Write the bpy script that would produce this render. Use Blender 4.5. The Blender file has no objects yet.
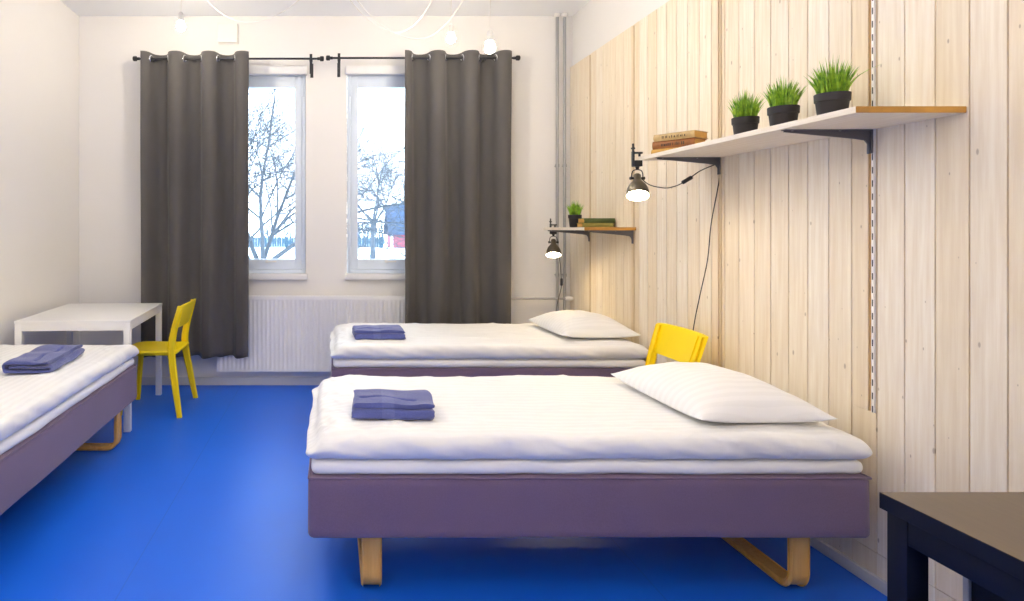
import bpy, bmesh, math, random
from mathutils import Vector, Matrix, noise
from math import pi, sin, cos, radians as R
random.seed(7)
sc = bpy.context.scene
COL = sc.collection

# ------------------------------------------------------------------ camera
F = 630.0; VX, VY = 333.0, 228.0; CZ = 1.35
cd = bpy.data.cameras.new('camera'); cam = bpy.data.objects.new('camera', cd); COL.objects.link(cam)
cam.location = (0, 0, CZ); cam.rotation_euler = (pi/2, 0, 0)
cd.sensor_width = 36; cd.lens = 36*F/1024
cd.shift_x = (512-VX)/1024; cd.shift_y = -(300.5-VY)/1024
cd.clip_start = 0.05; cd.clip_end = 500
sc.camera = cam
def at(px, py, y):                      # a point of the photograph at depth y
    k = F/y
    return Vector(((px-VX)/k, y, CZ-(py-VY)/k))

# ------------------------------------------------------------------ node helpers
def new_mat(name):
    m = bpy.data.materials.new(name); m.use_nodes = True
    nt = m.node_tree
    return m, nt, nt.nodes['Principled BSDF']
def N(nt, t, **kw):
    n = nt.nodes.new(t)
    for k, v in kw.items():
        if k in n.inputs.keys() if hasattr(n.inputs, 'keys') else False: n.inputs[k].default_value = v
        else: setattr(n, k, v)
    return n
def L(nt, a, b): nt.links.new(a, b)
def math_n(nt, op, a, b=None, c=None):
    n = nt.nodes.new('ShaderNodeMath'); n.operation = op
    for i, v in enumerate((a, b, c)):
        if v is None: continue
        if isinstance(v, (int, float)): n.inputs[i].default_value = v
        else: L(nt, v, n.inputs[i])
    return n.outputs[0]
def mixc(nt, fac, a, b):
    n = nt.nodes.new('ShaderNodeMix'); n.data_type = 'RGBA'
    if isinstance(fac, (int, float)): n.inputs[0].default_value = fac
    else: L(nt, fac, n.inputs[0])
    for i, v in ((6, a), (7, b)):
        if isinstance(v, tuple): n.inputs[i].default_value = (*v[:3], 1)
        else: L(nt, v, n.inputs[i])
    return n.outputs[2]
def coords(nt, scale=(1, 1, 1)):
    tc = nt.nodes.new('ShaderNodeTexCoord'); mp = nt.nodes.new('ShaderNodeMapping')
    mp.inputs['Scale'].default_value = scale
    L(nt, tc.outputs['Object'], mp.inputs['Vector'])
    return mp.outputs['Vector']
def noise_n(nt, vec, scale, detail=3, rough=.5):
    n = nt.nodes.new('ShaderNodeTexNoise'); n.inputs['Scale'].default_value = scale
    n.inputs['Detail'].default_value = detail; n.inputs['Roughness'].default_value = rough
    L(nt, vec, n.inputs['Vector']); return n.outputs['Fac']
def ramp(nt, fac, stops):
    n = nt.nodes.new('ShaderNodeValToRGB'); L(nt, fac, n.inputs[0])
    e = n.color_ramp.elements
    while len(e) < len(stops): e.new(0.5)
    for q, (p, c) in zip(e, stops): q.position = p; q.color = (*c, 1)
    return n.outputs[0]
def bump(nt, b, h, strength=.3, dist=.002):
    n = nt.nodes.new('ShaderNodeBump'); n.inputs['Strength'].default_value = strength; n.inputs['Distance'].default_value = dist
    L(nt, h, n.inputs['Height']); L(nt, n.outputs[0], b.inputs['Normal'])
def plain(name, c, rough=.5, metal=0, var=.06, scale=8, bs=0, coat=0):
    m, nt, b = new_mat(name)
    v = coords(nt); f = noise_n(nt, v, scale, 4)
    lo = tuple(x*(1-var) for x in c); hi = tuple(min(1, x*(1+var)) for x in c)
    L(nt, mixc(nt, f, lo, hi), b.inputs['Base Color'])
    b.inputs['Roughness'].default_value = rough; b.inputs['Metallic'].default_value = metal
    b.inputs['Coat Weight'].default_value = coat
    if bs: bump(nt, b, noise_n(nt, v, scale*12, 3), bs)
    return m
def emis(name, c, s):
    m, nt, b = new_mat(name)
    b.inputs['Base Color'].default_value = (*c, 1)
    b.inputs['Emission Color'].default_value = (*c, 1); b.inputs['Emission Strength'].default_value = s
    return m

M = {}
M['wall'] = plain('painted_wall', (.80, .785, .765), .85, var=.02, scale=3, bs=.08)
M['ceil'] = plain('painted_ceiling', (.86, .88, .90), .85, var=.015, scale=2)
M['trim'] = plain('white_trim', (.80, .80, .80), .45, var=.02)
M['skirt'] = plain('grey_skirting', (.62, .63, .66), .5, var=.03)
M['white'] = plain('white_lacquer', (.85, .85, .85), .35, var=.02)
M['plastic'] = plain('white_plastic', (.78, .77, .74), .4, var=.02)
M['wframe'] = plain('window_paint', (.70, .78, .88), .4, var=.02)
M['yellow'] = plain('yellow_plastic', (.95, .73, .0), .42, var=.03)
M['black'] = plain('black_metal', (.012, .013, .018), .45, var=.1)
M['grey_metal'] = plain('dark_grey_metal', (.12, .12, .13), .5, .1, var=.08)
M['lamp_metal'] = plain('olive_lamp_metal', (.13, .11, .08), .38, .6, var=.08)
M['lamp_in'] = plain('lamp_inner_white', (.85, .82, .75), .5, var=.01)
M['steel'] = plain('pipe_steel', (.36, .37, .38), .4, .35, var=.05)
M['chrome'] = plain('chrome', (.8, .8, .8), .2, 1, var=.02)
M['pot'] = plain('pot_plastic', (.012, .009, .012), .55, var=.1)
M['soil'] = plain('soil', (.05, .035, .02), .95, var=.4, scale=80, bs=.5)
M['pages'] = plain('old_paper', (.62, .36, .10), .8, var=.2, scale=60)
M['snow'] = plain('snow', (.80, .82, .85), .9, var=.03)
M['bark'] = plain('bark', (.07, .085, .10), .9, var=.3, scale=4)
M['barn_red'] = plain('barn_red', (.26, .07, .09), .9, var=.15, scale=2)
M['barn_roof'] = plain('barn_roof', (.03, .055, .11), .8, var=.15, scale=2)
M['fence'] = plain('fence_grey', (.03, .07, .10), .9, var=.25, scale=1)
M['hedge'] = plain('far_twigs', (.12, .16, .19), .95, var=.4, scale=1.5)
M['bulb'] = emis('bulb_glow', (1, .88, .71), 300)
M['lampbulb'] = emis('lamp_bulb_glow', (1, .78, .46), 80)

def floor_mat():
    m, nt, b = new_mat('blue_vinyl')
    v = coords(nt); f = noise_n(nt, v, 2.2, 5, .6); g = noise_n(nt, v, 60, 3)
    c = mixc(nt, f, (.003, .115, .74), (.008, .155, .86))
    sp = nt.nodes.new('ShaderNodeSeparateXYZ'); L(nt, v, sp.inputs[0])
    q = math_n(nt, 'ABSOLUTE', math_n(nt, 'SUBTRACT', math_n(nt, 'FRACT', math_n(nt, 'DIVIDE', math_n(nt, 'ADD', sp.outputs[0], .79+1), 2)), .5))
    s = math_n(nt, 'LESS_THAN', q, .0013)
    c = mixc(nt, math_n(nt, 'MULTIPLY', s, .2), c, (.0, .03, .25))
    L(nt, c, b.inputs['Base Color'])
    L(nt, math_n(nt, 'ADD', math_n(nt, 'MULTIPLY', f, .12), .36), b.inputs['Roughness'])
    b.inputs['Specular IOR Level'].default_value = .5
    bump(nt, b, g, .08, .001)
    return m
M['floor'] = floor_mat()

PITCH = .1147; BY0 = 1.905
def pine_mat():
    m, nt, b = new_mat('whitewashed_pine')
    tc = nt.nodes.new('ShaderNodeTexCoord'); sp = nt.nodes.new('ShaderNodeSeparateXYZ'); L(nt, tc.outputs['Object'], sp.inputs[0])
    bid = math_n(nt, 'FLOOR', math_n(nt, 'DIVIDE', math_n(nt, 'SUBTRACT', sp.outputs[1], BY0), PITCH))
    wn = nt.nodes.new('ShaderNodeTexWhiteNoise'); wn.noise_dimensions = '1D'; L(nt, bid, wn.inputs['W'])
    # grain coordinates, offset per board
    cb = nt.nodes.new('ShaderNodeCombineXYZ')
    L(nt, math_n(nt, 'MULTIPLY', sp.outputs[0], 1), cb.inputs[0])
    L(nt, math_n(nt, 'ADD', sp.outputs[1], math_n(nt, 'MULTIPLY', wn.outputs[0], 37)), cb.inputs[1])
    L(nt, math_n(nt, 'MULTIPLY', math_n(nt, 'ADD', sp.outputs[2], math_n(nt, 'MULTIPLY', wn.outputs[0], 91)), .05), cb.inputs[2])
    gr = noise_n(nt, cb.outputs[0], 55, 4, .6)
    wv = noise_n(nt, cb.outputs[0], 14, 2, .5)
    base = mixc(nt, wn.outputs[0], (.82, .71, .53), (.92, .86, .74))
    grain = ramp(nt, gr, [(.36, (0, 0, 0)), (.66, (1, 1, 1))])
    c = mixc(nt, math_n(nt, 'MULTIPLY', math_n(nt, 'SUBTRACT', 1, grain), .36), base, (.58, .42, .23))
    c = mixc(nt, math_n(nt, 'MULTIPLY', wv, .16), c, (.93, .89, .80))
    # knots: sparse stretched voronoi cells
    ck = nt.nodes.new('ShaderNodeCombineXYZ')
    L(nt, math_n(nt, 'MULTIPLY', sp.outputs[1], 11), ck.inputs[0]); L(nt, math_n(nt, 'MULTIPLY', sp.outputs[2], 5), ck.inputs[1])
    vo = nt.nodes.new('ShaderNodeTexVoronoi'); vo.voronoi_dimensions = '2D'; vo.inputs['Scale'].default_value = 1; L(nt, ck.outputs[0], vo.inputs['Vector'])
    sc_ = nt.nodes.new('ShaderNodeSeparateColor'); L(nt, vo.outputs['Color'], sc_.inputs[0])
    rad = math_n(nt, 'ADD', math_n(nt, 'MULTIPLY', math_n(nt, 'POWER', sc_.outputs[1], 3), .05), .018)
    kn = math_n(nt, 'MULTIPLY', math_n(nt, 'GREATER_THAN', sc_.outputs[0], .45),
        math_n(nt, 'SUBTRACT', 1, math_n(nt, 'MINIMUM', 1, math_n(nt, 'DIVIDE', vo.outputs['Distance'], rad))))
    kn2 = math_n(nt, 'MULTIPLY', math_n(nt, 'MINIMUM', 1, math_n(nt, 'MULTIPLY', kn, 2.2)), .62)
    c = mixc(nt, kn2, c, (.30, .22, .15))
    L(nt, c, b.inputs['Base Color']); b.inputs['Roughness'].default_value = .6
    bump(nt, b, gr, .15, .001)
    return m
M['pine'] = pine_mat()
M['groove'] = plain('raw_pine_groove', (.58, .36, .13), .8, var=.2, scale=20)

def wood_mat(name, lo, hi, axis, rough=.45, block=0):
    m, nt, b = new_mat(name)
    s = [22, 22, 22]; s[axis] = 1.6
    v = coords(nt, tuple(s)); f = noise_n(nt, v, 2.2, 5, .6)
    c = ramp(nt, f, [(.3, lo), (.7, hi)])
    if block:
        tc = nt.nodes.new('ShaderNodeTexCoord'); sp = nt.nodes.new('ShaderNodeSeparateXYZ'); L(nt, tc.outputs['Object'], sp.inputs[0])
        wn = nt.nodes.new('ShaderNodeTexWhiteNoise'); wn.noise_dimensions = '1D'
        L(nt, math_n(nt, 'FLOOR', math_n(nt, 'DIVIDE', sp.outputs[0], block)), wn.inputs['W'])
        c = mixc(nt, math_n(nt, 'MULTIPLY', wn.outputs[0], .55), c, tuple(x*.62 for x in lo))
    L(nt, c, b.inputs['Base Color']); b.inputs['Roughness'].default_value = rough
    return m
M['shelf'] = wood_mat('pale_shelf_pine', (.76, .67, .54), (.87, .81, .71), 1, .5)
M['shelf_end'] = wood_mat('oiled_end_grain', (.42, .19, .025), (.62, .32, .06), 0, .5, .045)
M['birch'] = wood_mat('bent_birch', (.70, .38, .085), (.85, .52, .16), 2, .38)

def stripe_linen():
    m, nt, b = new_mat('satin_stripe_linen')
    tc = nt.nodes.new('ShaderNodeTexCoord'); sp = nt.nodes.new('ShaderNodeSeparateXYZ'); L(nt, tc.outputs['Object'], sp.inputs[0])
    w = math_n(nt, 'SINE', math_n(nt, 'MULTIPLY', sp.outputs[1], 2*pi/.042))
    st = math_n(nt, 'MINIMUM', 1, math_n(nt, 'MAXIMUM', 0, math_n(nt, 'ADD', math_n(nt, 'MULTIPLY', w, 2.5), .5)))
    L(nt, mixc(nt, st, (.85, .85, .845), (.885, .885, .88)), b.inputs['Base Color'])
    L(nt, math_n(nt, 'SUBTRACT', .8, math_n(nt, 'MULTIPLY', st, .2)), b.inputs['Roughness'])
    b.inputs['Sheen Weight'].default_value = .1
    n = noise_n(nt, tc.outputs['Object'], 22, 4, .6)
    bump(nt, b, n, .25, .006)
    return m
M['linen'] = stripe_linen()
def fabric(name, c, sheen=.2, weave=420, hi=1.25, rough=.9):
    m, nt, b = new_mat(name)
    v = coords(nt); f = noise_n(nt, coords(nt, (1, 1, 1)), weave, 2); g = noise_n(nt, v, 5, 3)
    f2 = math_n(nt, 'ADD', math_n(nt, 'MULTIPLY', f, .7), math_n(nt, 'MULTIPLY', g, .3))
    L(nt, mixc(nt, f2, tuple(x*.78 for x in c), tuple(min(1, x*hi) for x in c)), b.inputs['Base Color'])
    b.inputs['Roughness'].default_value = rough; b.inputs['Sheen Weight'].default_value = sheen
    bump(nt, b, f, .3, .001)
    return m
M['base'] = fabric('plum_upholstery', (.155, .106, .180), .2, 260, 1.35)
M['curtain'] = fabric('charcoal_curtain', (.080, .075, .074), .12)
def towel_mat():
    m, nt, b = new_mat('navy_terry')
    tc = nt.nodes.new('ShaderNodeTexCoord'); sp = nt.nodes.new('ShaderNodeSeparateXYZ'); L(nt, tc.outputs['Object'], sp.inputs[0])
    f = noise_n(nt, tc.outputs['Object'], 260, 3)
    band = math_n(nt, 'LESS_THAN', math_n(nt, 'ABSOLUTE', math_n(nt, 'ADD', sp.outputs[0], .02)), .024)
    c = mixc(nt, f, (.035, .045, .18), (.11, .14, .42))
    c = mixc(nt, math_n(nt, 'MULTIPLY', band, .35), c, (.15, .18, .42))
    L(nt, c, b.inputs['Base Color']); b.inputs['Roughness'].default_value = .95; b.inputs['Sheen Weight'].default_value = .3
    bump(nt, b, f, .9, .003)
    return m
M['towel'] = towel_mat()
def grass_mat():
    m, nt, b = new_mat('grass_blades')
    tc = nt.nodes.new('ShaderNodeTexCoord'); f = noise_n(nt, tc.outputs['Object'], 45, 2)
    L(nt, ramp(nt, f, [(.3, (.05, .20, .01)), (.7, (.42, .66, .05))]), b.inputs['Base Color'])
    b.inputs['Roughness'].default_value = .45
    return m
M['grass'] = grass_mat()
def rail_mat():
    m, nt, b = new_mat('slotted_rail')
    tc = nt.nodes.new('ShaderNodeTexCoord'); sp = nt.nodes.new('ShaderNodeSeparateXYZ'); L(nt, tc.outputs['Object'], sp.inputs[0])
    z = math_n(nt, 'FRACT', math_n(nt, 'DIVIDE', sp.outputs[2], .05))
    a = math_n(nt, 'LESS_THAN', z, .5)
    s = math_n(nt, 'MULTIPLY', a, math_n(nt, 'LESS_THAN', math_n(nt, 'ABSOLUTE', sp.outputs[1]), .0028))
    L(nt, mixc(nt, s, (.80, .79, .76), (.03, .03, .04)), b.inputs['Base Color']); b.inputs['Roughness'].default_value = .45
    return m
M['rail'] = rail_mat()
M['pale_rail'] = plain('cream_rail', (.62, .50, .33), .5)
def glass_mat():
    m = bpy.data.materials.new('window_glass'); m.use_nodes = True; nt = m.node_tree; nt.nodes.clear()
    o = nt.nodes.new('ShaderNodeOutputMaterial'); t = nt.nodes.new('ShaderNodeBsdfTransparent'); g = nt.nodes.new('ShaderNodeBsdfGlossy')
    g.inputs['Roughness'].default_value = .02; t.inputs[0].default_value = (.96, .98, 1, 1)
    fr = nt.nodes.new('ShaderNodeFresnel'); fr.inputs[0].default_value = 1.35
    mx = nt.nodes.new('ShaderNodeMixShader'); L(nt, fr.outputs[0], mx.inputs[0]); L(nt, t.outputs[0], mx.inputs[1]); L(nt, g.outputs[0], mx.inputs[2])
    L(nt, mx.outputs[0], o.inputs[0]); return m
M['glass'] = glass_mat()
def table_top_mat():
    m, nt, b = new_mat('dark_table_laminate')
    v = coords(nt, (40, 3, 40)); f = noise_n(nt, v, 2, 4)
    L(nt, mixc(nt, f, (.085, .058, .036), (.125, .09, .06)), b.inputs['Base Color']); b.inputs['Roughness'].default_value = .32
    return m
M['ttop'] = table_top_mat()
M['tblack'] = plain('blue_black_lacquer', (.002, .004, .014), .5, var=.15)
M['tblack'].node_tree.nodes['Principled BSDF'].inputs['Specular IOR Level'].default_value = .25
M['spine_cream'] = plain('worn_cream_spine', (.50, .36, .17), .7, var=.35, scale=40)
M['spine_brown'] = plain('worn_brown_cover', (.27, .10, .025), .6, var=.45, scale=40)
M['spine_ochre'] = plain('worn_ochre_cover', (.52, .30, .06), .6, var=.3, scale=40)
M['spine_green'] = plain('dark_green_cover', (.06, .085, .02), .6, var=.3, scale=40)
M['spine_olive'] = plain('olive_gold_cover', (.21, .18, .035), .6, var=.3, scale=40)
M['ink'] = plain('dark_print', (.05, .03, .02), .7)

# ------------------------------------------------------------------ mesh helpers
def obj(name, bm, mats, parent=None, smooth=False, loc=None, angle=None):
    me = bpy.data.meshes.new(name); bmesh.ops.recalc_face_normals(bm, faces=bm.faces) if smooth != 'keep' else None
    bm.to_mesh(me); bm.free()
    for m in (mats if isinstance(mats, (list, tuple)) else [mats]): me.materials.append(m)
    o = bpy.data.objects.new(name, me); COL.objects.link(o)
    if smooth:
        for p in me.polygons: p.use_smooth = True
        if angle:
            try: me.set_sharp_from_angle(angle=R(angle))
            except Exception: pass
    if parent: o.parent = parent
    if loc is not None: o.location = loc
    return o
def empty(name, loc=(0, 0, 0), rz=0):
    o = bpy.data.objects.new(name, None); COL.objects.link(o); o.location = loc; o.rotation_euler = (0, 0, rz); o.empty_display_size = .1
    return o
def tag(o, label=None, cat=None, group=None, kind=None):
    if label: o['label'] = label
    if cat: o['category'] = cat
    if group: o['group'] = group
    if kind: o['kind'] = kind
    return o
def structure(o): o['kind'] = 'structure'; return o
def add_box(bm, x0, x1, y0, y1, z0, z1, mi=0, bev=0):
    vs = [bm.verts.new((x, y, z)) for x in (x0, x1) for y in (y0, y1) for z in (z0, z1)]
    fs = [bm.faces.new([vs[i] for i in q]) for q in ((0, 1, 3, 2), (4, 6, 7, 5), (0, 4, 5, 1), (2, 3, 7, 6), (0, 2, 6, 4), (1, 5, 7, 3))]
    for f in fs: f.material_index = mi
    if bev:
        es = list({e for f in fs for e in f.edges})
        r = bmesh.ops.bevel(bm, geom=es, offset=bev, segments=2, affect='EDGES', profile=.6)
        for f in r['faces']: f.material_index = mi
    return vs
def box(name, x0, x1, y0, y1, z0, z1, m, parent=None, bev=0.002):
    bm = bmesh.new(); add_box(bm, x0, x1, y0, y1, z0, z1, 0, bev)
    return obj(name, bm, m, parent, smooth=bool(bev), angle=40)
def ring_frame(pts, i):
    a = pts[max(0, i-1)]; b = pts[min(len(pts)-1, i+1)]
    return (b-a).normalized()
def add_tube(bm, pts, r, seg=8, cap=True):
    pts = [Vector(p) for p in pts]; rs = r if isinstance(r, (list, tuple)) else [r]*len(pts)
    t0 = ring_frame(pts, 0); up = Vector((0, 0, 1)) if abs(t0.z) < .9 else Vector((1, 0, 0))
    n = t0.cross(up).normalized(); rings = []
    for i, p in enumerate(pts):
        t = ring_frame(pts, i); n = (n - t*n.dot(t)).normalized(); b = t.cross(n)
        rings.append([bm.verts.new(p + (n*cos(2*pi*k/seg)+b*sin(2*pi*k/seg))*rs[i]) for k in range(seg)])
    for a, b_ in zip(rings, rings[1:]):
        for k in range(seg): bm.faces.new((a[k], a[(k+1) % seg], b_[(k+1) % seg], b_[k]))
    if cap: bm.faces.new(rings[0][::-1]); bm.faces.new(rings[-1])
def tube(name, pts, r, m, parent=None, seg=10):
    bm = bmesh.new(); add_tube(bm, pts, r, seg); return obj(name, bm, m, parent, smooth=True, angle=50)
def spline(pts, n=8):
    P = [Vector(p) for p in pts]; P = [P[0]*2-P[1]] + P + [P[-1]*2-P[-2]]; out = []
    for i in range(1, len(P)-2):
        for k in range(n):
            t = k/n; a, b, c, d = P[i-1], P[i], P[i+1], P[i+2]
            out.append(.5*((2*b)+(c-a)*t+(2*a-5*b+4*c-d)*t*t+(3*b-a-3*c+d)*t**3))
    out.append(P[-2]); return out
def add_lathe(bm, prof, seg=24, mtx=None, mi=0):
    rings = []
    for r, z in prof:
        if r < 1e-6: rings.append([bm.verts.new((0, 0, z))])
        else: rings.append([bm.verts.new((r*cos(2*pi*k/seg), r*sin(2*pi*k/seg), z)) for k in range(seg)])
    for a, b in zip(rings, rings[1:]):
        for k in range(seg):
            q = [a[k % len(a)], a[(k+1) % len(a)], b[(k+1) % len(b)], b[k % len(b)]]
            u = []
            for v in q:
                if v not in u: u.append(v)
            if len(u) > 2: bm.faces.new(u).material_index = mi
    if mtx is not None: bmesh.ops.transform(bm, matrix=mtx, verts=[v for r_ in rings for v in r_])
def lathe(name, prof, m, parent=None, seg=24, mtx=None, angle=35):
    bm = bmesh.new(); add_lathe(bm, prof, seg, mtx); return obj(name, bm, m, parent, smooth=True, angle=angle)
def strip(bm, path, axis, w, th):
    """rectangular band following path; axis = direction of the band's width, th = thickness"""
    path = [Vector(p) for p in path]; ax = Vector(axis); rings = []
    for i, p in enumerate(path):
        t = ring_frame(path, i); n = ax.cross(t).normalized()
        wi = w[i] if isinstance(w, list) else w; ti = th[i] if isinstance(th, list) else th
        c = .25*min(wi, ti)
        q = []
        for sx, sy in ((-1, -1), (1, -1), (1, 1), (-1, 1)):
            a = (sx*(wi/2-c), sy*ti/2); b = (sx*wi/2, sy*(ti/2-c))
            q += [a, b] if (sx*sy > 0) else [b, a]
        rings.append([bm.verts.new(p+ax*u+n*v) for u, v in q])
    for a, b in zip(rings, rings[1:]):
        for k in range(8): bm.faces.new((a[k], a[(k+1) % 8], b[(k+1) % 8], b[k]))
    bm.faces.new(rings[0][::-1]); bm.faces.new(rings[-1])

# ------------------------------------------------------------------ the room
XL, XR, YB, YF, ZC = -2.184, 2.04, 5.42, -2.6, 3.172
bm = bmesh.new(); add_box(bm, XL-.15, XR+.2, YF-.15, YB+.3, -.1, 0); structure(obj('floor', bm, M['floor']))
bm = bmesh.new(); add_box(bm, XL-.15, XR+.2, YF-.15, YB+.3, ZC, ZC+.1); structure(obj('ceiling', bm, M['ceil']))
bm = bmesh.new(); add_box(bm, XL-.15, XL, YF-.15, YB, 0, ZC); structure(obj('wall_left', bm, M['wall']))
bm = bmesh.new(); add_box(bm, XL, XR+.02, YF-.15, YF, 0, ZC); structure(obj('wall_front', bm, M['wall']))
# right wall: plaster behind, boards in front as one panelled surface
PT = 2.73                                   # top of the boarding
RAILS = [(2.373, .655), (3.31, .62), (4.265, .62), (4.99, .62)]
bm = bmesh.new()
add_box(bm, XR+.02, XR+.2, YF-.15, YB, 0, ZC, 0)
add_box(bm, XR+.007, XR+.0195, YF, YB, .045, PT-.002, 2)
k0 = math.ceil((YF-BY0)/PITCH)
g = .005
for k in range(k0-1, int((YB-BY0)/PITCH)+1):
    a = max(YF, BY0+k*PITCH+g/2); b = min(YB, BY0+(k+1)*PITCH-g/2)
    if b-a < .01: continue
    z0 = .132
    wide = [r for r in RAILS if a <= r[0]+.022 <= b]
    if wide:
        zr = wide[0][1]; cut = wide[0][0]+.014
        add_box(bm, XR, XR+.0068, a, b, z0, zr, 1, .0015)
        if cut-a > .012: add_box(bm, XR, XR+.0068, a, cut, zr, PT, 1, .0015)
        if b-cut-.016 > .012: add_box(bm, XR, XR+.0068, cut+.016, b, zr, PT, 1, .0015)
    else:
        add_box(bm, XR, XR+.0068, a, b, z0, PT, 1, .0015)
add_box(bm, XR, XR+.0068, YF, YB, .046, .129, 1, .0015)
structure(obj('wall_right', bm, [M['wall'], M['pine'], M['groove']]))
# back wall with two window openings
W = [(-.911, -.235), (.12, .80)]; WZ0, WZ1 = .955, 2.737
bm = bmesh.new()
xs = [XL-.15, W[0][0], W[0][1], W[1][0], W[1][1], XR+.2]
for i in range(5):
    if i in (1, 3):
        add_box(bm, xs[i], xs[i+1], YB, YB+.3, 0, WZ0); add_box(bm, xs[i], xs[i+1], YB, YB+.3, WZ1, ZC)
    else: add_box(bm, xs[i], xs[i+1], YB, YB+.3, 0, ZC)
bmesh.ops.remove_doubles(bm, verts=bm.verts, dist=1e-5)
structure(obj('wall_back', bm, M['wall']))
def skirting(name, x0, x1, y0, y1, h, m):
    structure(box(name, x0, x1, y0, y1, 0, h, m, bev=.003))
skirting('baseboard_back', XL, XR-.013, YB-.014, YB, .07, M['skirt'])
skirting('baseboard_left', XL, XL+.014, YF, YB-.014, .07, M['skirt'])
skirting('baseboard_right', XR-.012, XR+.013, YF, YB, .045, M['skirt'])
skirting('baseboard_front', XL+.014, XR-.012, YF, YF+.014, .07, M['skirt'])

for i, (a, b) in enumerate(W):
    w = structure(empty('window_%d' % (i+1), ((a+b)/2, YB+.03, WZ0)))
    cx = (a+b)/2; h = (b-a)/2-.004; H = WZ1-WZ0
    def fr(bm, x, z0, z1, t, y0, y1, tb=None, tt=None):
        tb = t if tb is None else tb; tt = t if tt is None else tt
        add_box(bm, -x, -x+t, y0, y1, z0, z1, 0, .003); add_box(bm, x-t, x, y0, y1, z0, z1, 0, .003)
        add_box(bm, -x+t, x-t, y0, y1, z0, z0+tb, 0, .003); add_box(bm, -x+t, x-t, y0, y1, z1-tt, z1, 0, .003)
    bm = bmesh.new(); fr(bm, h, .002, H-.002, .028, 0, .09, .03, .05)
    obj('window_frame', bm, M['wframe'], w, True, angle=40)
    s = bmesh.new(); fr(s, h-.030, .035, H-.055, .062, .012, .075, .09, .112)
    sash = obj('window_sash', s, M['wframe'], w, True, angle=40)
    gz0, gz1 = .035+.086, H-.055-.108
    box('window_pane', -h+.088, h-.088, .040, .046, gz0, gz1, M['glass'], w, bev=0)
    hb = bmesh.new(); add_box(hb, -.012, .012, -.004, .012, .095, .118, 0, .003)
    add_tube(hb, [(0, -.002, .106), (0, -.026, .106)], .006, 8); add_tube(hb, [(-.004, -.026, .106), (.085, -.026, .106)], .0065, 8)
    obj('window_handle', hb, M['plastic'], w, True, angle=40)
    for sx in (-1, 1):
        for z in (.14, H-.25): box('window_hinge', sx*(h-.026)-.007, sx*(h-.026)+.007, -.012, .0, z, z+.09, M['wframe'], w)
    box('window_sill', -h-.022, h+.022, -.085, .0, -.045, .002, M['trim'], w, bev=.006)
    box('blind_cassette', -h-.018, h+.018, -.075, -.002, H-.072, H, M['trim'], w, bev=.012)

# ------------------------------------------------------------------ outside
GZ = -1.0
bm = bmesh.new(); n = 24
gv = [[bm.verts.new((-120+240*i/n, 5.9+134*(j/n)**1.6, GZ+(.12*noise.noise(Vector((i*.7, j*.9, 0))) if j > 1 else 0))) for i in range(n+1)] for j in range(n+1)]
for j in range(n):
    for i in range(n): bm.faces.new((gv[j][i], gv[j][i+1], gv[j+1][i+1], gv[j+1][i]))
tag(obj('snowy_ground', bm, M['snow'], smooth=True), kind='structure')
# barn
bn = empty('barn', (8.2, 74, GZ)); tag(bn, 'red timber barn with a dark pitched roof, seen through the right window', 'barn')
bx0, bx1 = -1.3, 9.5
box('wall', bx0, bx1, 0, 6, 0, 1.95, M['barn_red'], bn, bev=0)
for x in (bx0, bx0+1.05*0+2.95+.0, 4.6, bx1-.2): box('corner_board', x-.15, x+.15, -.06, .0, 0, 1.9, M['trim'], bn, bev=0)
bm = bmesh.new()
pr = [(-.5, 1.75), (3, 5.15), (6.5, 1.75), (6.5, 1.55), (3, 4.95), (-.5, 1.55)]
A = [bm.verts.new((bx0-.45, y, z)) for y, z in pr]; B = [bm.verts.new((bx1+.45, y, z)) for y, z in pr]
for k in range(6): bm.faces.new((A[k], A[(k+1) % 6], B[(k+1) % 6], B[k]))
bm.faces.new((A[0], A[1], A[4], A[5])); bm.faces.new((A[1], A[2], A[3], A[4])); bm.faces.new((B[5], B[4], B[1], B[0])); bm.faces.new((B[4], B[3], B[2], B[1]))
obj('roof', bm, M['barn_roof'], bn)
# fence left of the barn
fn = empty('fence', (0, 74, GZ)); tag(fn, 'low grey board fence beside the barn outside the right window', 'fence')
bm = bmesh.new()
for k in range(70):
    x = -14+k*.285; add_box(bm, x, x+.26, -.02, .02, .1, 1.25+.05*random.random())
obj('board_panel', bm, M['fence'], fn)
for k in range(8): box('post', -14+k*2.8, -13.85+k*2.8, .03, .15, 0, 1.4, M['fence'], fn, bev=0)

# trees
def branch(bm, p, d, r, ln, depth, rnd, spread, droop=0, seg=5, kids=(3, 4)):
    n = 5; pts = [p.copy()]; rs = [r]; q = p.copy(); dd = d.copy()
    for i in range(n):
        dd = (dd + Vector((rnd.uniform(-1, 1), rnd.uniform(-1, 1), rnd.uniform(-1, 1)))*.13 + Vector((0, 0, -droop))).normalized()
        q = q + dd*ln/n; pts.append(q.copy()); rs.append(r*(1-.45*(i+1)/n))
    add_tube(bm, pts, rs, seg if depth > 2 else 3, cap=False)
    if depth == 0: return
    for k in range(rnd.choice(kids)):
        i = rnd.randint(2, n); bd = (pts[i]-pts[i-1]).normalized()
        side = Vector((rnd.uniform(-1, 1), rnd.uniform(-1, 1), rnd.uniform(-.5, .8))).normalized()
        branch(bm, pts[i], (bd+side*spread).normalized(), rs[i]*rnd.uniform(.5, .72), ln*rnd.uniform(.6, .85), depth-1, rnd, spread, droop, 5, kids)
    branch(bm, pts[-1], dd, rs[-1]*.9, ln*.75, depth-1, rnd, spread, droop, 5, kids)
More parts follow.
